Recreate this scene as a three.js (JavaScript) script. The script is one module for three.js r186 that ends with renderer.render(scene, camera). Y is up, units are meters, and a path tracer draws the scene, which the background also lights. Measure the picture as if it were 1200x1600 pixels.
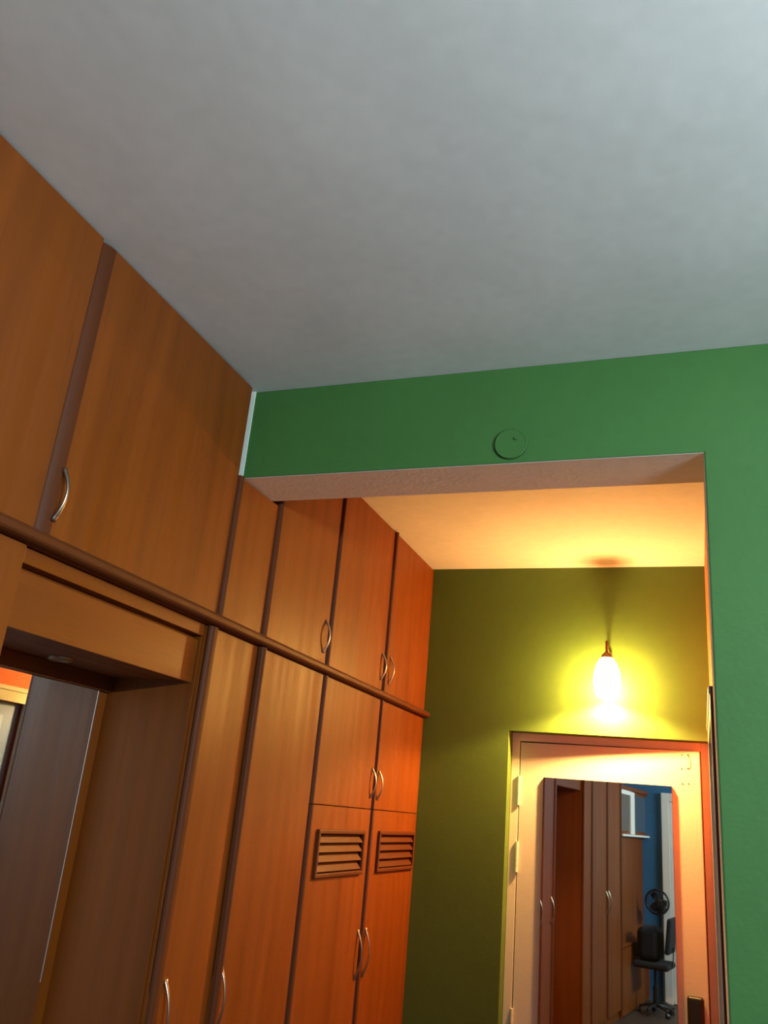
import * as THREE from 'three';
import { RoundedBoxGeometry } from 'three/addons/geometries/RoundedBoxGeometry.js';
import { mergeGeometries, toCreasedNormals } from 'three/addons/utils/BufferGeometryUtils.js';
import { RectAreaLightUniformsLib } from 'three/addons/lights/RectAreaLightUniformsLib.js';

// ------------------------------------------------------------------ camera, light, exposure
RectAreaLightUniformsLib.init();
const scene = new THREE.Scene();
scene.background = new THREE.Color(0x000000);
const camera = new THREE.PerspectiveCamera(63.25, 1200 / 1600, 0.05, 60);
camera.position.set(1.4, 1.6, 0);
camera.rotation.order = 'YXZ';
camera.rotation.set(0.3428, 0.375, 0.0943);
scene.add(camera);

const renderer = new THREE.WebGLRenderer({ antialias: true });
renderer.toneMapping = THREE.LinearToneMapping;
renderer.toneMappingExposure = 1.0;
renderer.shadowMap.enabled = true;
renderer.shadowMap.type = THREE.PCFSoftShadowMap;

// the cool white tube on the right wall of the room (its fitting is built further down)
const TUBE = { x: 3.13, y: 2.36, z: -0.28, length: 1.2, color: new THREE.Color().setRGB(0.83, 1.0, 1.05), intensity: 880 };
const tubeLight = new THREE.RectAreaLight(TUBE.color, TUBE.intensity, TUBE.length, 0.03);
tubeLight.name = 'tube_lamp_light';
tubeLight.position.set(TUBE.x - 0.03, TUBE.y, TUBE.z);
tubeLight.lookAt(TUBE.x - 2, TUBE.y, TUBE.z);
scene.add(tubeLight);

// the warm bulb in the wall lamp over the entrance door (its fitting is built further down)
const BULB = { x: 0.979, y: 2.268, z: -4.338, color: new THREE.Color().setRGB(1.0, 0.5, 0.13), intensity: 4 };
const bulbLight = new THREE.PointLight(BULB.color, BULB.intensity);
bulbLight.name = 'wall_lamp_light';
bulbLight.position.set(BULB.x, BULB.y, BULB.z);
bulbLight.castShadow = true;
bulbLight.shadow.radius = 1.3;
bulbLight.shadow.mapSize.set(1024, 1024);
scene.add(bulbLight);
// the same bulb seen straight through the open bottom of the glass shade
const openingLight = new THREE.SpotLight(BULB.color, 11, 0, 1.32, 0.14);
openingLight.name = 'wall_lamp_opening_light';
openingLight.position.set(BULB.x, 2.222, BULB.z);
openingLight.target.position.set(BULB.x, 0, BULB.z);
openingLight.castShadow = true;
openingLight.shadow.radius = 1.5;
openingLight.shadow.mapSize.set(1024, 1024);
scene.add(openingLight, openingLight.target);

// ------------------------------------------------------------------ numbers of the place (metres)
const CEIL = 2.933, BACK = -4.433, FRONT = -2.257, BEAM_BACK = -2.476, SOFFIT = 2.608;
const JAMB = 1.443, RIGHT = 1.461, ROOM_RIGHT = 3.2, REAR = 1.16, LEFT = -0.62;

// ------------------------------------------------------------------ helpers
let seed = 7;
const rnd = () => { seed = (seed * 1664525 + 1013904223) >>> 0; return seed / 4294967296; };
const used = {};
function numbered(n) { used[n] = (used[n] ?? -1) + 1; return used[n] ? n + '_' + String(used[n]).padStart(3, '0') : n; }
function shadows(m) { m.castShadow = true; m.receiveShadow = true; return m; }
function merged(list) {
  const g = list.map((x) => { const y = x.index ? x.toNonIndexed() : x; for (const k of Object.keys(y.attributes)) if (!['position', 'normal', 'uv'].includes(k)) y.deleteAttribute(k); return y; });
  return g.length === 1 ? g[0] : mergeGeometries(g);
}
function part(name, geos, mat, parent) {
  const m = shadows(new THREE.Mesh(merged([].concat(geos)), mat));
  m.name = parent === scene ? numbered(name) : name + (() => { const n = parent.children.filter((c) => c.name.replace(/_\d{3}$/, '') === name).length; return n ? '_' + String(n).padStart(3, '0') : ''; })();
  parent.add(m);
  return m;
}
function thing(name, label, category, [x, y, z] = [0, 0, 0], turn = 0, group) {
  const o = new THREE.Group();
  o.name = numbered(name); scene.add(o);
  o.position.set(x, y, z); o.rotation.y = turn;
  o.userData = { label, category };
  if (group) o.userData.group = group;
  return o;
}
function struct(name, label, category, geos, mat) {
  const m = part(name, geos, mat, scene);
  m.userData = { label, category, kind: 'structure' };
  return m;
}
function structGroup(name, label, category, pos = [0, 0, 0], turn = 0) {
  const o = thing(name, label, category, pos, turn);
  o.userData.kind = 'structure';
  return o;
}
// uv in metres, box-wise; grain runs along the axis 'along'
function boxUV(g, along = 'y', du = 0, dv = 0) {
  if (g.index) g = g.toNonIndexed();
  const p = g.attributes.position, n = g.attributes.normal, uv = new Float32Array(p.count * 2);
  const A = { x: 0, y: 1, z: 2 }[along];
  for (let i = 0; i < p.count; i += 3) {
    const a = [0, 0, 0];
    for (let k = 0; k < 3; k++) { a[0] += Math.abs(n.getX(i + k)); a[1] += Math.abs(n.getY(i + k)); a[2] += Math.abs(n.getZ(i + k)); }
    const N = a[0] >= a[1] && a[0] >= a[2] ? 0 : a[1] >= a[2] ? 1 : 2;
    let v = A, u = 3 - A - N;
    if (N === A) { u = (A + 1) % 3; v = (A + 2) % 3; }
    for (let k = 0; k < 3; k++) {
      const q = [p.getX(i + k), p.getY(i + k), p.getZ(i + k)];
      uv[(i + k) * 2] = q[u] + du; uv[(i + k) * 2 + 1] = q[v] + dv;
    }
  }
  g.setAttribute('uv', new THREE.BufferAttribute(uv, 2));
  return g;
}
// a box from corner to corner, edges rounded by r
function bx(x0, y0, z0, x1, y1, z1, r = 0, along = 'y', du = rnd() * 3, dv = rnd() * 3) {
  const w = Math.abs(x1 - x0), h = Math.abs(y1 - y0), d = Math.abs(z1 - z0);
  const g = r > 0 ? new RoundedBoxGeometry(w, h, d, 2, Math.min(r, w / 2.01, h / 2.01, d / 2.01)) : new THREE.BoxGeometry(w, h, d);
  g.translate((x0 + x1) / 2, (y0 + y1) / 2, (z0 + z1) / 2);
  return boxUV(g, along, du, dv);
}
function cyl(r0, r1, h, seg, x, y, z, axis = 'y') {
  const g = new THREE.CylinderGeometry(r0, r1, h, seg);
  if (axis === 'x') g.rotateZ(-Math.PI / 2);
  if (axis === 'z') g.rotateX(Math.PI / 2);
  g.translate(x, y, z);
  return g;
}
// half-round lipping standing on the plane x = x0: vertical (from y0 to y1 at z0..z1) ...
function halfRoundY(x0, z0, z1, y0, y1, out) {
  const w = Math.abs(z1 - z0), s = new THREE.Shape(), n = 14;
  s.moveTo(-w / 2, -0.004); s.lineTo(-w / 2, 0);
  for (let k = 1; k < n; k++) { const a = Math.PI - Math.PI * k / n; s.lineTo(Math.cos(a) * w / 2, Math.sin(a) * out); }
  s.lineTo(w / 2, 0); s.lineTo(w / 2, -0.004);
  const g = new THREE.ExtrudeGeometry(s, { depth: y1 - y0, bevelEnabled: false });
  // shape x -> -z, shape y -> x, depth -> y
  const m = new THREE.Matrix4().makeBasis(new THREE.Vector3(0, 0, 1), new THREE.Vector3(1, 0, 0), new THREE.Vector3(0, 1, 0));
  g.applyMatrix4(m); g.translate(x0, y0, (z0 + z1) / 2);
  return boxUV(toCreasedNormals(g, 0.6), 'y', rnd() * 3, rnd() * 3);
}
// ... or lying along z
function halfRoundZ(x0, y0, y1, z0, z1, out) {
  const w = y1 - y0, s = new THREE.Shape(), n = 16;
  s.moveTo(0, -w / 2); s.lineTo(0, w / 2);
  for (let k = 0; k <= n; k++) { const a = Math.PI / 2 - Math.PI * k / n; s.lineTo(out - w / 2 + Math.cos(a) * w / 2, Math.sin(a) * w / 2); }
  s.closePath();
  const g = new THREE.ExtrudeGeometry(s, { depth: Math.abs(z1 - z0), bevelEnabled: true, bevelSize: 0.0015, bevelThickness: 0.0015, bevelOffset: -0.0015, bevelSegments: 1 });
  g.translate(x0, (y0 + y1) / 2, Math.min(z0, z1));
  return boxUV(toCreasedNormals(g, 0.6), 'z', rnd() * 3, rnd() * 3);
}
// a bar of elliptical section swept along points; widths given per point
function sweep(points, sizes, side, seg = 10) {
  const pos = [], idx = [], n = points.length;
  for (let i = 0; i < n; i++) {
    const t = new THREE.Vector3().subVectors(points[Math.min(n - 1, i + 1)], points[Math.max(0, i - 1)]).normalize();
    const b = new THREE.Vector3().crossVectors(t, side).normalize();
    for (let k = 0; k < seg; k++) {
      const a = 2 * Math.PI * k / seg, v = points[i].clone().addScaledVector(side, Math.cos(a) * sizes[i][0]).addScaledVector(b, Math.sin(a) * sizes[i][1]);
      pos.push(v.x, v.y, v.z);
    }
  }
  for (let i = 0; i < n - 1; i++) for (let k = 0; k < seg; k++) {
    const a = i * seg + k, b = i * seg + (k + 1) % seg, c = a + seg, d = b + seg;
    idx.push(a, b, c, b, d, c);
  }
  for (const [i, f] of [[0, 0], [n - 1, 1]]) {
    const c = pos.length / 3; pos.push(points[i].x, points[i].y, points[i].z);
    for (let k = 0; k < seg; k++) { const a = i * seg + k, b = i * seg + (k + 1) % seg; f ? idx.push(a, b, c) : idx.push(b, a, c); }
  }
  const g = new THREE.BufferGeometry();
  g.setAttribute('position', new THREE.Float32BufferAttribute(pos, 3));
  g.setIndex(idx);
  g.setAttribute('uv', new THREE.Float32BufferAttribute(new Float32Array(pos.length / 3 * 2), 2));
  g.computeVertexNormals();
  return g;
}

// ------------------------------------------------------------------ textures
function hash(x, y, s) { let h = (x * 374761393 + y * 668265263 + s * 2147483647) | 0; h = Math.imul(h ^ (h >>> 13), 1274126177); return ((h ^ (h >>> 16)) >>> 0) / 4294967296; }
function noise(u, v, nu, nv, s) {          // tileable value noise, u and v in 0..1, nu x nv cells
  const x = u * nu, y = v * nv, i = Math.floor(x), j = Math.floor(y);
  let a = x - i, b = y - j; a = a * a * (3 - 2 * a); b = b * b * (3 - 2 * b);
  const h = (p, q) => hash(((p % nu) + nu) % nu, ((q % nv) + nv) % nv, s);
  return (h(i, j) * (1 - a) + h(i + 1, j) * a) * (1 - b) + (h(i, j + 1) * (1 - a) + h(i + 1, j + 1) * a) * b;
}
function texture(w, h, fn, srgb, mu, mv) {   // fn(u, v) -> [r, g, b] 0..1; covers mu x mv metres
  const d = new Uint8Array(w * h * 4);
  for (let y = 0; y < h; y++) for (let x = 0; x < w; x++) {
    const c = fn((x + 0.5) / w, (y + 0.5) / h), o = (y * w + x) * 4;
    for (let k = 0; k < 3; k++) d[o + k] = Math.max(0, Math.min(255, Math.round(255 * c[k])));
    d[o + 3] = 255;
  }
  const t = new THREE.DataTexture(d, w, h);
  t.wrapS = t.wrapT = THREE.RepeatWrapping; t.magFilter = THREE.LinearFilter; t.minFilter = THREE.LinearMipmapLinearFilter; t.generateMipmaps = true;
  if (srgb) t.colorSpace = THREE.SRGBColorSpace;
  t.repeat.set(1 / mu, 1 / mv); t.needsUpdate = true;
  return t;
}
function woodTone(u, v) {
  const warp = noise(u, v, 5, 3, 11) * 0.5 + noise(u, v, 9, 5, 12) * 0.25;
  const band = noise(u + 0.02 * warp, v, 14, 2, 1) * 0.5 + noise(u, v, 40, 3, 2) * 0.3 + noise(u, v, 120, 5, 3) * 0.2;
  const ring = 0.5 + 0.5 * Math.sin(2 * Math.PI * (u * 9 + 2.2 * warp));
  const pore = noise(u, v, 256, 20, 4);
  return { t: 0.62 * band + 0.16 * ring + 0.22 * noise(u, v, 3, 2, 8), pore: pore > 0.78 ? (pore - 0.78) * 4.5 : 0 };
}
const woodMap = texture(512, 1024, (u, v) => {
  const { t, pore } = woodTone(u, v), k = 0.87 + 0.26 * t - 0.1 * pore;
  return [0.445 * k, 0.22 * k * (0.97 + 0.06 * t), 0.025 * k * (0.94 + 0.1 * t)];
}, true, 0.9, 2.6);
const woodRough = texture(256, 512, (u, v) => { const r = 0.62 + 0.25 * noise(u, v, 30, 4, 21) + 0.2 * noise(u, v, 6, 5, 22); return [r, r, r]; }, false, 0.9, 2.6);
const woodBump = texture(512, 512, (u, v) => { const r = 0.5 + 0.5 * noise(u, v, 200, 8, 31) - 0.3 * noise(u, v, 60, 4, 32); return [r, r, r]; }, false, 0.9, 1.3);
const plasterBump = texture(1024, 1024, (u, v) => {
  const r = 0.5 * noise(u, v, 5, 4, 41) + 0.25 * noise(u, v, 11, 13, 42) + 0.06 * noise(u, v, 40, 36, 43) + 0.02 * noise(u, v, 190, 200, 44);
  return [r, r, r];
}, false, 2.2, 2.2);
const plasterTone = texture(512, 512, (u, v) => {
  const r = 0.94 + 0.06 * (0.6 * noise(u, v, 9, 7, 51) + 0.4 * noise(u, v, 60, 60, 52));
  return [r, r, r];
}, true, 1.7, 1.7);
const paintBump = texture(512, 512, (u, v) => { const r = 0.6 * noise(u, v, 90, 90, 61) + 0.3 * noise(u, v, 200, 200, 62) + 0.3 * noise(u, v, 4, 5, 63); return [r, r, r]; }, false, 1.0, 1.0);

// ------------------------------------------------------------------ materials
const lin = (r, g, b) => new THREE.Color().setRGB(r, g, b);
const M = {
  wood: new THREE.MeshPhysicalMaterial({ map: woodMap, roughnessMap: woodRough, roughness: 0.6, specularIntensity: 0.6, bumpMap: woodBump, bumpScale: 0.0002 }),
  lipping: new THREE.MeshPhysicalMaterial({ map: woodMap, color: lin(0.52, 0.5, 1.2), roughness: 0.6, specularIntensity: 0.5, bumpMap: woodBump, bumpScale: 0.0002 }),
  ceiling: new THREE.MeshStandardMaterial({ map: plasterTone, color: lin(0.74, 0.75, 0.75), roughness: 0.85, bumpMap: plasterBump, bumpScale: 0.0045 }),
  plaster: new THREE.MeshStandardMaterial({ map: plasterTone, color: lin(0.75, 0.7, 0.66), roughness: 0.85, bumpMap: paintBump, bumpScale: 0.0008 }),
  hallGreen: new THREE.MeshStandardMaterial({ map: plasterTone, color: lin(0.078, 0.162, 0.024), roughness: 0.7, bumpMap: paintBump, bumpScale: 0.0003 }),
  green: new THREE.MeshStandardMaterial({ map: plasterTone, color: lin(0.052, 0.175, 0.036), roughness: 0.62, bumpMap: paintBump, bumpScale: 0.0004 }),
  orange: new THREE.MeshStandardMaterial({ map: plasterTone, color: lin(0.74, 0.15, 0.05), roughness: 0.7, bumpMap: paintBump, bumpScale: 0.0008 }),
  blue: new THREE.MeshStandardMaterial({ map: plasterTone, color: lin(0.03, 0.14, 0.3), roughness: 0.7, bumpMap: paintBump, bumpScale: 0.0008 }),
  stripWhite: new THREE.MeshStandardMaterial({ color: lin(0.82, 0.9, 0.82), roughness: 0.5 }),
  white: new THREE.MeshPhysicalMaterial({ color: lin(0.76, 0.74, 0.68), roughness: 0.45 }),
  door: new THREE.MeshPhysicalMaterial({ color: lin(0.6, 0.61, 0.58), roughness: 0.4, bumpMap: paintBump, bumpScale: 0.0003 }),
  paleWall: new THREE.MeshStandardMaterial({ map: plasterTone, color: lin(0.6, 0.6, 0.58), roughness: 0.8 }),
  mirror: new THREE.MeshPhysicalMaterial({ color: lin(0.78, 0.8, 0.78), metalness: 1, roughness: 0.015 }),
  bevel: new THREE.MeshPhysicalMaterial({ color: lin(0.5, 0.52, 0.52), metalness: 0.6, roughness: 0.4 }),
  nickel: new THREE.MeshPhysicalMaterial({ color: lin(0.4, 0.35, 0.28), metalness: 1, roughness: 0.33 }),
  bronze: new THREE.MeshPhysicalMaterial({ color: lin(0.28, 0.16, 0.08), metalness: 0.8, roughness: 0.4 }),
  black: new THREE.MeshPhysicalMaterial({ color: lin(0.012, 0.011, 0.01), roughness: 0.35 }),
  fabric: new THREE.MeshStandardMaterial({ color: lin(0.012, 0.012, 0.014), roughness: 0.95 }),
  jeans: new THREE.MeshStandardMaterial({ color: lin(0.011, 0.013, 0.018), roughness: 0.95 }),
  frosted: new THREE.MeshPhysicalMaterial({ color: lin(0.12, 0.24, 0.7), roughness: 0.4 }),  // blue stands in for daylight showing in the glass
  frostedDaylight: new THREE.MeshPhysicalMaterial({ color: lin(0.2, 0.38, 0.9), roughness: 0.4 }),  // brighter part of that daylight, also put into the colour
  greyGlass: new THREE.MeshPhysicalMaterial({ color: lin(0.08, 0.1, 0.12), roughness: 0.15 }),
  darkGlass: new THREE.MeshPhysicalMaterial({ color: lin(0.03, 0.03, 0.03), roughness: 0.12 }),
  tile: new THREE.MeshStandardMaterial({ map: plasterTone, color: lin(0.07, 0.045, 0.03), roughness: 0.5 }),
  maroon: new THREE.MeshStandardMaterial({ color: lin(0.05, 0.012, 0.01), roughness: 0.6 }),  // shade painted as colour, for the near side of the casing
  hole: new THREE.MeshStandardMaterial({ color: lin(0.05, 0.035, 0.02), roughness: 0.9 }),
  // lamp glass gives off light
  opal: new THREE.MeshPhysicalMaterial({ color: lin(0.95, 0.9, 0.8), roughness: 1, transmission: 0.5, thickness: 0, side: THREE.DoubleSide, emissive: lin(1, 0.75, 0.4), emissiveIntensity: 3 }),
  bulb: new THREE.MeshStandardMaterial({ color: lin(0.9, 0.9, 0.9), emissive: lin(1, 0.72, 0.38), emissiveIntensity: 8 }),
  tubeGlow: new THREE.MeshStandardMaterial({ color: lin(0.9, 0.9, 0.9), emissive: TUBE.color, emissiveIntensity: 4 }),
};
M.lipping.name = 'lipping';

// ------------------------------------------------------------------ the setting
struct('floor', 'brown tiled floor of the room and the hall', 'floor', bx(LEFT - 0.2, -0.12, -5.6, ROOM_RIGHT + 0.2, 0, REAR + 0.2), M.tile);
struct('ceiling', 'white plaster ceiling with faint roller marks', 'ceiling', bx(LEFT - 0.2, CEIL, -5.6, ROOM_RIGHT + 0.2, CEIL + 0.15, REAR + 0.2, 0, 'z', 0, 0), M.ceiling);
struct('wall_left', 'pale wall behind the row of wardrobes', 'wall', bx(LEFT - 0.2, 0, -5.6, LEFT, CEIL, REAR + 0.2), M.paleWall);
struct('wall_back', 'green wall at the end of the hall around the entrance door', 'wall', [
  bx(LEFT, 0, BACK - 0.2, 0.471, CEIL, BACK, 0, 'y', 0, 0),
  bx(0.471, 2.05, BACK - 0.2, RIGHT, CEIL, BACK, 0, 'y', 0, 0)], M.hallGreen);
{
  // orange wall of the hall with an opening for the side door
  const s = new THREE.Shape([[2.476, 0], [4.7, 0], [4.7, CEIL], [2.476, CEIL]].map((p) => new THREE.Vector2(...p)));
  s.holes.push(new THREE.Path([[2.85, 0.001], [2.85, 1.985], [3.752, 1.985], [3.752, 0.001]].map((p) => new THREE.Vector2(...p))));
  const g = new THREE.ExtrudeGeometry(s, { depth: 0.14, bevelEnabled: false });
  g.applyMatrix4(new THREE.Matrix4().makeBasis(new THREE.Vector3(0, 0, -1), new THREE.Vector3(0, 1, 0), new THREE.Vector3(1, 0, 0)));
  g.translate(RIGHT, 0, 0);
  struct('wall_right', 'orange painted wall along the right side of the hall', 'wall', boxUV(g), M.orange);
}
{
  // green wall with the wide opening: beam above, pier on the right
  const s = new THREE.Shape([[LEFT, SOFFIT], [JAMB, SOFFIT], [JAMB, 0], [ROOM_RIGHT, 0], [ROOM_RIGHT, CEIL], [LEFT, CEIL]].map((p) => new THREE.Vector2(...p)));
  const g = new THREE.ExtrudeGeometry(s, { depth: FRONT - BEAM_BACK - 0.008, bevelEnabled: true, bevelThickness: 0.004, bevelSize: 0.004, bevelOffset: -0.004, bevelSegments: 2 });
  g.translate(0, 0, BEAM_BACK + 0.004);
  struct('wall_front', 'green painted beam and pier framing the wide opening into the hall', 'wall', boxUV(g, 'y', 0, 0), M.green);
  struct('trim_1', 'pale plastered underside of the green beam over the opening', 'trim', bx(LEFT, SOFFIT - 0.0008, BEAM_BACK - 0.001, JAMB, SOFFIT + 0.0006, FRONT - 0.0035, 0, 'z'), M.plaster);
  struct('trim_2', 'pale plastered side of the opening at the green pier', 'trim', bx(JAMB - 0.0008, 0, BEAM_BACK - 0.001, JAMB + 0.0006, SOFFIT - 0.001, FRONT - 0.0035), M.plaster);
  struct('trim_3', 'narrow unpainted white strip on the beam beside the overhead wardrobe door', 'trim', bx(-0.05, SOFFIT, FRONT, -0.009, CEIL, FRONT + 0.003), M.stripWhite);
}
struct('wall_rear', 'blue wall across the end of the room behind the camera', 'wall', bx(LEFT, 0, REAR, ROOM_RIGHT, CEIL, REAR + 0.15, 0, 'y', 0, 0), M.blue);
struct('wall_far_right', 'pale wall on the right side of the room', 'wall', bx(ROOM_RIGHT, 0, -2.6, ROOM_RIGHT + 0.15, CEIL, REAR + 0.2, 0, 'y', 0, 0), M.paleWall);
struct('wall_outside', 'dark wall beyond the entrance door', 'wall', bx(LEFT, 0, -5.6, 1.8, CEIL, -5.5, 0, 'y', 0, 0), M.paleWall);

// ------------------------------------------------------------------ wardrobes
function handle(len, z, y, door, x = 0.0) {     // bow handle, its feet on the plane x
  const pts = [], sizes = [], n = 18, out = len > 0.15 ? 0.03 : 0.028;
  for (let i = 0; i <= n; i++) {
    const t = i / n, e = Math.abs(2 * t - 1);
    pts.push(new THREE.Vector3(x + 0.001 + out * Math.pow(Math.sin(Math.PI * Math.min(0.97, Math.max(0.03, t))), 0.75) - out * Math.pow(Math.sin(Math.PI * 0.03), 0.75), y + (t - 0.5) * len, z));
    sizes.push([0.0045 + 0.0038 * e * e, 0.0032 + 0.0022 * e * e]);
  }
  return part('handle', sweep(pts, sizes, new THREE.Vector3(0, 0, 1)), M.nickel, door);
}
// a door leaf on the plane x, from z0 (near the camera) to z1, with a half-round lipping of width lw on its near edge
function doorLeaf(unit, z0, z1, y0, y1, { x = 0, lw = 0.03, lout = 0.014, label } = {}) {
  const gap = 0.0015;
  const d = part('door', bx(x - 0.018, y0 + gap, z1 + gap, x, y1 - gap, z0 - gap, 0.0012), M.wood, unit);
  if (lw) part('edge_lipping', halfRoundY(x, z0 - gap, z0 - gap - lw, y0 + gap, y1 - gap, lout), M.lipping, d);
  if (label) d.userData.label = label;
  return d;
}
// the same, but with its near edge rounded over like a post-formed worktop
function roundedLeaf(unit, z0, z1, y0, y1, w) {
  const gap = 0.0015, s = new THREE.Shape(), n = 12;
  s.moveTo(-w / 2, -0.02); s.lineTo(-w / 2, -0.018);
  for (let k = 1; k <= n; k++) { const a = Math.PI - Math.PI / 2 * k / n; s.lineTo(w / 2 + Math.cos(a) * w, -0.018 + Math.sin(a) * 0.018); }
  s.lineTo(w / 2, -0.02); s.closePath();
  const g = new THREE.ExtrudeGeometry(s, { depth: y1 - y0 - 2 * gap, bevelEnabled: false });
  g.applyMatrix4(new THREE.Matrix4().makeBasis(new THREE.Vector3(0, 0, -1), new THREE.Vector3(1, 0, 0), new THREE.Vector3(0, 1, 0)));
  const ix = []; for (let k = 0; k < g.attributes.position.count; k += 3) ix.push(k, k + 2, k + 1);   // mirrored: turn the faces round
  const f = new THREE.BufferGeometry();
  for (const k of ['position', 'normal', 'uv']) { const a = g.attributes[k], o = new Float32Array(a.array.length); ix.forEach((q, m) => { for (let c = 0; c < a.itemSize; c++) o[m * a.itemSize + c] = a.array[q * a.itemSize + c]; }); f.setAttribute(k, new THREE.BufferAttribute(o, a.itemSize)); }
  f.computeVertexNormals();
  f.translate(0, y0 + gap, z0 - gap - w / 2);
  const d = part('door', bx(-0.018, y0 + gap, z1 + gap, 0, y1 - gap, z0 - gap - w), M.wood, unit);
  part('rounded_edge', boxUV(toCreasedNormals(f, 0.6), 'y', rnd() * 3, rnd() * 3), M.lipping, d);
  return d;
}
function carcass(unit, z0, z1, y0, y1, depth = 0.58) {
  const xf = -0.021, xb = -depth, t = 0.018, e = 0.0005;
  part('carcass', [
    bx(xb, y0 + e, z0 - e, xf, y1 - e, z0 - e - t), bx(xb, y0 + e, z1 + e + t, xf, y1 - e, z1 + e),
    bx(xb, y0 + e, z0 - t, xf, y0 + e + t, z1 + t, 0, 'z'), bx(xb, y1 - e - t, z0 - t, xf, y1 - e, z1 + t, 0, 'z'),
    bx(xb, y0 + t, z0 - t, xb + 0.006, y1 - t, z1 + t)], M.wood, unit);
}
const Y_RAIL0 = 2.09, Y_RAIL1 = 2.123, TOP = CEIL - 0.006, UP0 = 2.124, LOW1 = 2.089, MID = 1.598;
const zA = -1.403, zC = -2.215, zD = -2.513, zE = -3.069, zF = -3.742, zEnd = BACK + 0.002, zNear = -0.09;

// overhead cabinets
{
  const GROUP = 'overhead wardrobe cabinets';
  const a0 = thing('overhead_cabinet', 'overhead cherry wood cabinet at the near end of the wardrobe row, behind the camera', 'cabinet', [0, 0, 0], 0, GROUP);
  carcass(a0, zNear, -0.75, UP0, TOP); doorLeaf(a0, zNear, -0.75, UP0, TOP, { lw: 0.045, lout: 0.018 });
  const a = thing('overhead_cabinet', 'overhead cherry wood cabinet at the left photo edge, with no handle in view', 'cabinet', [0, 0, 0], 0, GROUP);
  carcass(a, -0.75, zA, UP0, TOP); roundedLeaf(a, -0.75, zA, UP0, TOP, 0.046);
  const b = thing('overhead_cabinet', 'widest overhead cherry wood cabinet, with one bow handle, above the mirror niche', 'cabinet', [0, 0, 0], 0, GROUP);
  carcass(b, zA, zC, UP0, TOP); const db = roundedLeaf(b, zA - 0.006, zC, UP0, TOP, 0.044);
  handle(0.132, -1.453, 2.232, db);
  const c = thing('filler_panel', 'narrow cherry wood panel without handle under the end of the green beam', 'panel');
  doorLeaf(c, zC, zD, UP0, SOFFIT - 0.006, { lw: 0.028, lout: 0.012 });
  const d = thing('overhead_cabinet', 'overhead cabinet just behind the beam, with a single handle at its far edge', 'cabinet', [0, 0, 0], 0, GROUP);
  carcass(d, zD, zE, UP0, TOP); handle(0.132, -3.033, 2.236, doorLeaf(d, zD, zE, UP0, TOP, { lw: 0.03, lout: 0.013 }));
  const e = thing('overhead_cabinet', 'two-door overhead cabinet by the back wall, its two handles side by side', 'cabinet', [0, 0, 0], 0, GROUP);
  carcass(e, zE, zEnd, UP0, TOP);
  handle(0.128, -3.713, 2.239, doorLeaf(e, zE, zF, UP0, TOP, { lw: 0.026, lout: 0.012 }));
  handle(0.132, -3.826, 2.239, doorLeaf(e, zF, zEnd, UP0, TOP, { lw: 0.028, lout: 0.014 }));
}
// the half-round rail between the upper and the lower row
{
  const r = thing('wardrobe_rail', 'long half-round brown rail dividing upper wardrobe doors from lower ones', 'moulding');
  part('rail', halfRoundZ(0.0005, Y_RAIL0, Y_RAIL1, zNear, BACK + 0.003, 0.036), M.lipping, r);
  part('backing_board', bx(-0.58, Y_RAIL0 + 0.0005, zNear, 0, Y_RAIL1 - 0.0005, BACK + 0.003, 0, 'z'), M.wood, r);
}
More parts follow.
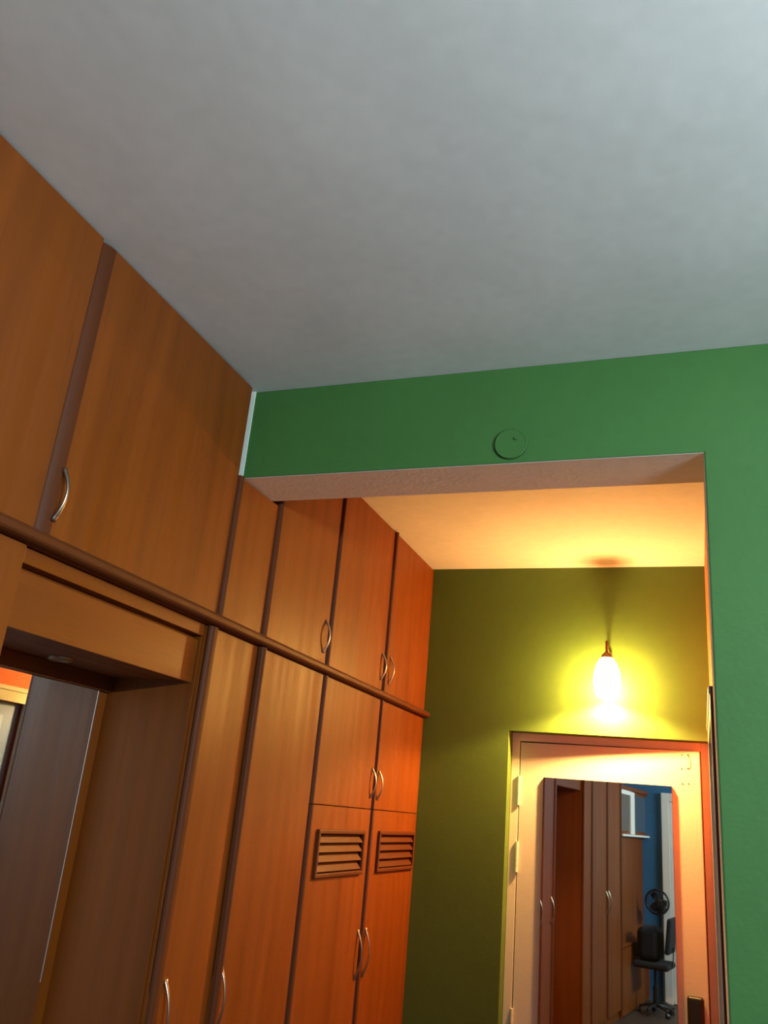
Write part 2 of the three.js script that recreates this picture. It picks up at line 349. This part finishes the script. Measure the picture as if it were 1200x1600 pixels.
// lower row
{
  const GROUP = 'tall lower wardrobe cabinets';
  const n1 = thing('tall_cabinet', 'tall cherry wood cabinet behind the camera, second from the mirror niche', 'cabinet', [0, 0, 0], 0, GROUP);
  carcass(n1, zNear, -0.615, 0.08, LOW1); handle(0.19, -0.575, 1.0, doorLeaf(n1, zNear, -0.615, 0.08, LOW1, { lw: 0.03 }));
  part('plinth', bx(-0.56, 0.001, zNear - 0.002, -0.03, 0.08, -0.613, 0, 'z'), M.wood, n1);
  const n2 = thing('tall_cabinet', 'tall cherry wood cabinet at the left photo edge, before the mirror niche', 'cabinet', [0, 0, 0], 0, GROUP);
  carcass(n2, -0.615, -1.398, 0.08, LOW1); handle(0.19, -0.665, 1.0, doorLeaf(n2, -0.615, -1.14, 0.08, LOW1, { lw: 0.03 }));
  doorLeaf(n2, -1.14, -1.397, 0.08, LOW1, { lw: 0.03 });
  part('plinth', bx(-0.56, 0.001, -0.617, -0.03, 0.08, -1.396, 0, 'z'), M.wood, n2);
  const g = thing('tall_cabinet', 'narrow tall cherry wood cabinet with one handle, right beside the mirror niche', 'cabinet', [0, 0, 0], 0, GROUP);
  carcass(g, -2.207, zD, 0.08, LOW1); const dg = doorLeaf(g, -2.193, zD, 0.08, LOW1, { x: -0.006, lw: 0.046, lout: 0.014 });
  handle(0.19, -2.262, 1.012, dg, -0.006);
  part('plinth', bx(-0.56, 0.001, -2.209, -0.03, 0.08, zD + 0.002, 0, 'z'), M.wood, g);
  const h = thing('tall_cabinet', 'tall full-height cabinet between the narrow cabinet and the louvred doors', 'cabinet', [0, 0, 0], 0, GROUP);
  carcass(h, zD, zE, 0.08, LOW1); handle(0.19, -2.556, 1.013, doorLeaf(h, zD, zE, 0.08, LOW1, { lw: 0.034, lout: 0.019 }));
  part('plinth', bx(-0.56, 0.001, zD - 0.002, -0.03, 0.08, zE + 0.002, 0, 'z'), M.wood, h);
  const i = thing('middle_cabinet', 'two-door cherry wood cabinet above the louvred doors and below the rail', 'cabinet');
  carcass(i, zE, zEnd, MID, LOW1);
  handle(0.128, -3.713, 1.711, doorLeaf(i, zE, zF, MID, LOW1, { lw: 0.026, lout: 0.012 }));
  handle(0.13, -3.802, 1.706, doorLeaf(i, zF, zEnd, MID, LOW1, { lw: 0.02, lout: 0.012 }));
  const k = thing('louvred_cabinet', 'tall two-door cherry wood cabinet with a louvred vent in each door', 'cabinet');
  carcass(k, zE, zEnd, 0.08, MID - 0.001);
  part('plinth', bx(-0.56, 0.001, zE - 0.002, -0.03, 0.08, zEnd + 0.002, 0, 'z'), M.wood, k);
  for (const [z0, z1, v0, v1, hz] of [[zE, zF, -3.165, -3.672, -3.716], [zF, zEnd, -3.858, -4.398, -3.808]]) {
    const y0 = 0.08, y1 = MID - 0.002, gap = 0.0015, a0 = 1.33, a1 = 1.508, w = 0.017;
    // leaf with a hole for the vent
    const s = new THREE.Shape([[-z0 + gap, y0], [-z1 - gap, y0], [-z1 - gap, y1], [-z0 + gap, y1]].map((p) => new THREE.Vector2(...p)));
    s.holes.push(new THREE.Path([[-v0 + w, a0 + w], [-v0 + w, a1 - w], [-v1 - w, a1 - w], [-v1 - w, a0 + w]].map((p) => new THREE.Vector2(...p))));
    const gm = new THREE.ExtrudeGeometry(s, { depth: 0.018, bevelEnabled: false });
    gm.applyMatrix4(new THREE.Matrix4().makeBasis(new THREE.Vector3(0, 0, -1), new THREE.Vector3(0, 1, 0), new THREE.Vector3(1, 0, 0)));
    gm.translate(-0.018, 0, 0);
    const d = part('door', boxUV(gm, 'y', rnd() * 3, rnd() * 3), M.wood, k);
    part('edge_lipping', halfRoundY(0, z0 - gap, z0 - gap - 0.028, y0, y1, 0.013), M.lipping, d);
    handle(0.19, hz, 1.012, d);
    // frame standing proud, mitred, with rounded edges
    const F = (p0, p1) => bx(-0.012, p0[1], p0[0], 0.014, p1[1], p1[0], 0.005, 'z');
    part('vent_frame', [F([v0, a1 - w], [v1, a1]), F([v0, a0], [v1, a0 + w]), F([v0, a0 + w - 0.003], [v0 - w, a1 - w + 0.003]), F([v1 + w, a0 + w - 0.003], [v1, a1 - w + 0.003])], M.lipping, d);
    part('vent_back', bx(-0.0205, a0 + 0.004, v1 + 0.004, -0.0185, a1 - 0.004, v0 - 0.004), M.wood, d);
    for (let n = 0; n < 4; n++) {
      const sl = new RoundedBoxGeometry(0.004, 0.038, Math.abs(v1 - v0) - 2 * w - 0.001, 2, 0.0018);
      sl.rotateZ(0.62);                       // top edge leans into the cabinet
      sl.translate(-0.003, a0 + w + 0.02 + n * 0.0355, (v0 + v1) / 2);
      part('slat', boxUV(sl, 'z', rnd(), rnd()), M.lipping, d);
    }
  }
}
// mirror niche between the tall cabinets
{
  const u = thing('mirror_niche', 'open niche in the wardrobe row with a wooden fascia board across its top', 'niche');
  part('side_panel', bx(-0.33, 0.001, -2.187, -0.0245, LOW1, -2.2055), M.wood, u);
  part('side_panel', bx(-0.33, 0.001, -1.399, -0.0245, LOW1, -1.41), M.wood, u);
  part('back_panel', bx(-0.345, 0.001, -1.4, -0.331, LOW1, -2.2055), M.wood, u);
  part('top_panel', bx(-0.33, 1.913, -1.411, -0.055, 1.93, -2.1865, 0, 'z'), M.wood, u);
  part('back_rail', bx(-0.33, 1.868, -1.411, -0.312, 1.9125, -2.1865, 0, 'z'), M.wood, u);
  part('fascia_board', bx(-0.05, 1.909, -1.411, -0.032, 2.039, -2.1865, 0.0015, 'z', 0.3, 0.2), M.wood, u);
  part('fascia_strip', bx(-0.05, 2.052, -1.411, -0.016, LOW1, -2.1865, 0.0015, 'z', 1.1, 1.7), M.wood, u);
  part('groove_back', bx(-0.06, 2.03, -1.411, -0.0505, 2.06, -2.1865, 0, 'z'), M.wood, u);
  const m = thing('niche_mirror', 'tall frameless mirror on the back of the wardrobe niche', 'mirror');
  part('mirror_glass', bx(-0.3305, 0.5, -1.43, -0.3255, 1.8675, -2.138), M.mirror, m);
  part('polished_edge', bx(-0.3305, 1.07, -2.1382, -0.3252, 1.8675, -2.1418, 0.001), M.bevel, m);
  const p = thing('downlight', 'round silver downlight, switched off, under the top of the mirror niche', 'light', [-0.232, 1.9125, -1.838]);
  const pts = [[0.0, -0.002], [0.018, -0.003], [0.022, -0.006], [0.027, -0.009], [0.033, -0.007], [0.036, 0], [0.0, 0]].map((q) => new THREE.Vector2(...q));
  part('trim_ring', new THREE.LatheGeometry(pts.slice(1, 6), 32), M.nickel, p);
  part('lens', cyl(0.0185, 0.0185, 0.002, 28, 0, -0.002, 0), M.darkGlass, p);
}

// ------------------------------------------------------------------ entrance door in the back wall
const HX = 0.518, HZ = -4.53, ANGLE = 4.25 * Math.PI / 180;
{
  const fr = structGroup('trim_4', 'cream door frame set back in the green wall', 'door frame');
  const z0 = HZ + 0.004, z1 = -4.63;
  part('jamb', bx(0.4715, 0, z1, 0.5135, 2.0495, z0, 0.002), M.door, fr);
  part('jamb', bx(1.4085, 0, z1, RIGHT - 0.0005, 2.0495, z0, 0.002), M.door, fr);
  part('head', bx(0.514, 2.0085, z1, 1.408, 2.0495, z0, 0.002), M.door, fr);
  part('stop', [bx(0.514, 0, z1, 0.532, 2.008, z1 + 0.03), bx(1.39, 0, z1, 1.408, 2.008, z1 + 0.03), bx(0.532, 1.99, z1, 1.39, 2.008, z1 + 0.03)], M.door, fr);
  const d = structGroup('door_1', 'cream entrance door standing slightly ajar under the wall lamp', 'door', [HX, 0, HZ], -ANGLE);
  part('leaf', bx(0, 0.012, -0.036, 0.887, 2.002, 0, 0.0015), M.door, d);
  for (const y of [1.758, 1.438, 0.69]) {
    const hg = part('hinge', [bx(-0.004, y - 0.07, 0.0005, 0.003, y + 0.07, 0.004)], M.door, d);
    for (let k = 0; k < 5; k++) part('knuckle', cyl(0.0085, 0.0085, 0.0275, 14, -0.0015, y - 0.058 + k * 0.029, 0.0095), M.door, hg);
  }
  part('lock_body', new RoundedBoxGeometry(0.072, 0.26, 0.034, 4, 0.014).translate(0.834, 0.815, 0.0175), M.black, d);
  for (const [x, y] of [[0.806, 1.982], [0.834, 1.984], [0.804, 1.917], [0.832, 1.92], [0.805, 1.847], [0.833, 1.849]])
    part('screw_hole', cyl(0.0036, 0.0036, 0.0012, 10, x, y, 0.0004, 'z'), M.hole, d);
  part('loose_wire', sweep([[0.835, 1.984, 0.001], [0.837, 1.962, 0.004], [0.836, 1.94, 0.005], [0.831, 1.924, 0.003], [0.833, 1.918, 0.002]].map((q) => new THREE.Vector3(...q)), Array(5).fill([0.0009, 0.0009]), new THREE.Vector3(1, 0, 0), 6), M.hole, d);
  const m = thing('door_mirror', 'tall mirror fixed on the cream entrance door', 'mirror', [HX, 0, HZ], -ANGLE);
  part('backing_board', bx(0.127, 0.35, 0.0003, 0.757, 1.832, 0.011, 0.002), M.wood, m);
  const s = new THREE.Shape(), X0 = 0.1275, X1 = 0.7565, Y0 = 0.3505, Y1 = 1.8315, r = 0.008;
  s.moveTo(X0, Y0); s.lineTo(X1, Y0); s.lineTo(X1, Y1 - r); s.quadraticCurveTo(X1, Y1, X1 - r, Y1); s.lineTo(X0 + r, Y1); s.quadraticCurveTo(X0, Y1, X0, Y1 - r); s.closePath();
  part('mirror_glass', new THREE.ExtrudeGeometry(s, { depth: 0.004, bevelEnabled: false }).translate(0, 0, 0.0112), M.mirror, m);
}
// ------------------------------------------------------------------ side door in the orange wall
{
  const fr = structGroup('trim_5', 'cream casing around the side door in the orange wall', 'door frame');
  const x0 = RIGHT - 0.023, x1 = RIGHT - 0.0005;
  part('casing', bx(x0, 0, -2.855, x1, 2.028, -2.7945, 0.002), M.door, fr);
  part('shade_strip', bx(x0 + 0.003, 0, -2.794, x1, 2.05, -2.786, 0.001), M.maroon, fr).userData.label = 'added dark strip, painted shade on the near side of the casing';  // added layer: the casing's unlit near face, darkened by colour
  part('casing', bx(x0, 0, -3.81, x1, 2.028, -3.744, 0.002), M.door, fr);
  part('head', bx(x0, 1.972, -3.7435, x1, 2.028, -2.8555, 0.002), M.door, fr);
  part('cap', bx(x0 - 0.004, 2.029, -3.812, x1, 2.053, -2.7945, 0.003), M.door, fr);
  const d = structGroup('door_2', 'side door with frosted glass coloured with painted blue daylight in the orange wall', 'door');
  part('leaf', [bx(1.466, 0.01, -3.75, 1.5, 1.983, -3.733), bx(1.466, 0.01, -2.93, 1.5, 1.983, -2.852), bx(1.466, 1.966, -3.733, 1.5, 1.983, -2.93), bx(1.466, 0.01, -3.733, 1.5, 0.3, -2.93)], M.wood, d);
  part('glass', bx(1.472, 0.3, -3.733, 1.478, 1.966, -2.93), M.frosted, d);
  part('daylight_panel', bx(1.4685, 0.5, -3.63, 1.4715, 1.9, -2.95), M.frostedDaylight, d);  // added sheet, painted as the brighter daylight in the pane
}
// ------------------------------------------------------------------ wall lamp
{
  const l = thing('wall_lamp', 'lit wall lamp with a white glass shade and bronze cap above the entrance door', 'lamp', [BULB.x, 0, BULB.z]);
  l.position.y = 0.005;
  const zw = BACK - BULB.z;                  // wall, seen from the lamp
  part('back_plate', cyl(0.016, 0.018, 0.012, 24, 0, 2.452, zw + 0.0065, 'z'), M.bronze, l);
  part('arm', sweep([[0, 2.452, zw + 0.01], [0, 2.466, zw * 0.6], [0, 2.486, zw * 0.25], [0, 2.496, 0.0]].map((q) => new THREE.Vector3(...q)), Array(4).fill([0.005, 0.005]), new THREE.Vector3(1, 0, 0), 10), M.bronze, l);
  const stem = [cyl(0.006, 0.006, 0.068, 14, 0, 2.474, 0)];
  for (let k = 0; k < 5; k++) stem.push(cyl(0.008, 0.008, 0.004, 14, 0, 2.502 - k * 0.012, 0));
  part('stem', stem, M.bronze, l);
  part('cap', new THREE.LatheGeometry([[0.006, 2.45], [0.011, 2.448], [0.02, 2.441], [0.027, 2.43], [0.03, 2.42], [0.027, 2.42], [0.022, 2.431], [0.006, 2.443]].map((q) => new THREE.Vector2(...q)), 32), M.bronze, l);
  part('shade', new THREE.LatheGeometry([[0.024, 2.424], [0.04, 2.408], [0.056, 2.375], [0.0655, 2.335], [0.067, 2.295], [0.06, 2.255], [0.05, 2.228]].map((q) => new THREE.Vector2(...q)), 36), M.opal, l);
  part('bulb', [new THREE.SphereGeometry(0.03, 20, 14).translate(0, BULB.y - 0.005, 0), cyl(0.013, 0.022, 0.13, 16, 0, BULB.y + 0.08, 0)], M.bulb, l);
}
// ------------------------------------------------------------------ cover plate on the beam
{
  const c = thing('cover_plate', 'round blank cover plate painted green on the beam', 'cover', [0.902, 2.669, FRONT + 0.0002]);
  const g = new THREE.LatheGeometry([[0, 0], [0.05, 0], [0.05, 0.006], [0.0485, 0.008], [0.046, 0.008], [0.0445, 0.0065], [0, 0.0065]].map((q) => new THREE.Vector2(...q)), 48);
  g.rotateX(Math.PI / 2);
  part('plate', g, M.green, c);
  part('screw', cyl(0.0045, 0.0045, 0.005, 12, 0.014, 0.015, 0.0085, 'z'), M.green, c);
}
// ------------------------------------------------------------------ tube light on the right wall of the room
{
  const t = thing('tube_light', 'lit cool white tube light on the right wall of the room, outside the photo', 'light', [TUBE.x, TUBE.y, TUBE.z]);
  part('batten', bx(0.02, -0.025, -0.62, 0.0695, 0.025, 0.62, 0.005), M.white, t);
  part('tube', cyl(0.013, 0.013, TUBE.length, 16, 0, 0, 0, 'z'), M.tubeGlow, t);
  for (const s of [-1, 1]) part('end_holder', bx(-0.016, -0.018, s * 0.601, 0.021, 0.018, s * 0.62, 0.003), M.white, t);
}
// ------------------------------------------------------------------ what only the door mirror shows: the near end of the room
{
  const c = thing('display_cabinet', 'glass-fronted wall cabinet with a white frame, seen in the door mirror', 'cabinet');
  part('body', bx(-0.4, 1.59, zNear + 0.004, -0.02, 2.01, REAR - 0.004), M.wood, c);
  part('pelmet', bx(-0.4, 2.011, zNear + 0.004, 0.01, 2.05, REAR - 0.004, 0.003, 'z'), M.wood, c);
  part('pane', bx(-0.0195, 1.62, zNear + 0.03, -0.015, 1.98, 0.4), M.darkGlass, c);
  part('pane', bx(-0.0195, 1.62, 0.5, -0.015, 1.98, REAR - 0.03), M.greyGlass, c);
  part('post', bx(-0.019, 1.592, 0.36, 0.0, 2.005, 0.53, 0.004), M.white, c);
  part('top_frame', bx(-0.019, 1.965, zNear + 0.005, 0.0, 2.008, 0.359, 0.004), M.white, c);
  part('shelf', bx(-0.4, 1.57, zNear + 0.004, 0.02, 1.589, REAR - 0.004, 0.003, 'z'), M.white, c);
  const b = thing('back_board', 'brown wooden board between the display cabinet and the low cabinet, seen in the door mirror', 'panel');
  part('board', bx(-0.08, 0.602, zNear + 0.004, -0.06, 1.569, REAR - 0.004), M.wood, b);
  const l = thing('low_cabinet', 'low cherry wood cabinet beside the tall wardrobes, seen in the door mirror', 'cabinet');
  part('body', bx(-0.5, 0.001, zNear + 0.004, -0.02, 0.58, REAR - 0.004), M.wood, l);
  part('top', bx(-0.5, 0.581, zNear + 0.003, 0.0, 0.601, REAR - 0.003, 0.003, 'z'), M.wood, l);
  part('door', bx(-0.0195, 0.02, zNear + 0.01, 0, 0.57, 0.4, 0.002), M.wood, l);
  part('door', bx(-0.0195, 0.02, 0.404, 0, 0.57, REAR - 0.01, 0.002), M.wood, l);
  // white door in the blue wall
  const d = structGroup('door_3', 'white panelled door in the blue wall, seen in the door mirror', 'door');
  part('leaf', bx(0.24, 0.01, REAR - 0.03, 1.02, 1.96, REAR - 0.0005, 0.002), M.white, d);
  part('panel', bx(0.3, 1.05, REAR - 0.036, 0.96, 1.88, REAR - 0.0305, 0.002), M.white, d);
  part('panel', bx(0.3, 0.12, REAR - 0.036, 0.96, 0.95, REAR - 0.0305, 0.002), M.white, d);
  part('casing', bx(0.155, 0.001, REAR - 0.045, 0.236, 2.05, REAR - 0.0005, 0.004), M.white, d);
  part('casing', bx(1.024, 0.001, REAR - 0.045, 1.105, 2.05, REAR - 0.0005, 0.004), M.white, d);
  part('head', bx(0.2365, 1.965, REAR - 0.045, 1.0235, 2.05, REAR - 0.0005, 0.004), M.white, d);
  // pedestal fan
  const F = [0.17, 0, 0.93];
  const f = thing('pedestal_fan', 'small black pedestal fan before the blue wall, seen in the door mirror', 'fan', F);
  part('base', new THREE.LatheGeometry([[0, 0.001], [0.115, 0.001], [0.12, 0.015], [0.05, 0.035], [0.02, 0.05], [0, 0.05]].map((q) => new THREE.Vector2(...q)), 32), M.black, f);
  part('pole', cyl(0.013, 0.015, 0.84, 14, 0, 0.46, 0), M.black, f);
  const head = part('motor_housing', new THREE.SphereGeometry(0.055, 18, 12).scale(1, 1, 1.3).translate(0, 0.9, -0.02), M.black, f);
  const cage = [];
  for (const [r, z] of [[0.115, -0.1], [0.085, -0.135], [0.05, -0.148]]) cage.push(new THREE.TorusGeometry(r, r > 0.11 ? 0.011 : 0.003, 8, 36).translate(-0.02, 0.96, z));
  for (let k = 0; k < 24; k++) { const a = k / 24 * 2 * Math.PI; cage.push(sweep([[0.02, -0.15], [0.07, -0.146], [0.115, -0.105]].map(([r, z]) => new THREE.Vector3(-0.02 + Math.cos(a) * r, 0.96 + Math.sin(a) * r, z)), Array(3).fill([0.0016, 0.0016]), new THREE.Vector3(-Math.sin(a), Math.cos(a), 0), 5)); }
  part('cage', cage, M.black, f);
  for (let k = 0; k < 3; k++) {
    const s = new THREE.Shape(); s.moveTo(0.012, -0.012); s.quadraticCurveTo(0.05, -0.065, 0.098, -0.028); s.quadraticCurveTo(0.105, 0.02, 0.085, 0.03); s.quadraticCurveTo(0.05, 0.03, 0.012, 0.012); s.closePath();
    const g = new THREE.ExtrudeGeometry(s, { depth: 0.003, bevelEnabled: false }); g.rotateX(0.3); g.rotateZ(k * 2 * Math.PI / 3); g.translate(-0.02, 0.96, -0.1);
    part('blade', g, M.black, f);
  }
  part('hub', cyl(0.022, 0.022, 0.05, 18, -0.02, 0.96, -0.09, 'z'), M.black, f);
}
{
  const c = thing('office_chair', 'small black swivel chair with its back turned sideways, seen in the door mirror', 'chair', [0.195, 0, 0.45], -Math.PI / 2);
  for (let k = 0; k < 5; k++) {
    const a = k / 5 * 2 * Math.PI + 0.3, dx = Math.cos(a), dz = Math.sin(a);
    part('leg', sweep([[0, 0.085, 0], [dx * 0.08, 0.075, dz * 0.08], [dx * 0.155, 0.055, dz * 0.155]].map((q) => new THREE.Vector3(...q)), [[0.02, 0.016], [0.017, 0.013], [0.013, 0.01]], new THREE.Vector3(-dz, 0, dx), 10), M.black, c);
    part('castor', cyl(0.022, 0.022, 0.03, 14, 0, 0, 0, 'x').rotateY(a).translate(dx * 0.155, 0.0235, dz * 0.155), M.black, c);
  }
  part('column', [cyl(0.025, 0.028, 0.16, 16, 0, 0.16, 0), cyl(0.016, 0.016, 0.2, 14, 0, 0.32, 0)], M.black, c);
  part('seat', new RoundedBoxGeometry(0.38, 0.06, 0.34, 4, 0.028).translate(0, 0.43, 0.01), M.fabric, c);
  part('back_bar', sweep([[0, 0.405, -0.1], [0, 0.42, -0.165], [0, 0.6, -0.175]].map((q) => new THREE.Vector3(...q)), Array(3).fill([0.02, 0.006]), new THREE.Vector3(1, 0, 0), 8), M.black, c);
  part('backrest', new RoundedBoxGeometry(0.34, 0.32, 0.045, 4, 0.02).rotateX(-0.1).translate(0, 0.7, -0.155), M.fabric, c);
  const p = thing('backpack', 'dark backpack standing on the seat of the black chair', 'bag', [0.155, 0.4605, 0.45]);
  part('body', new RoundedBoxGeometry(0.22, 0.3, 0.3, 5, 0.07).translate(0, 0.15, 0), M.jeans, p);
  part('front_pocket', new RoundedBoxGeometry(0.05, 0.12, 0.2, 4, 0.024).translate(-0.115, 0.08, 0), M.jeans, p);
  part('grab_loop', new THREE.TorusGeometry(0.025, 0.005, 8, 18, Math.PI).rotateY(Math.PI / 2).translate(0.03, 0.296, 0), M.black, p);
}
renderer.render(scene, camera);
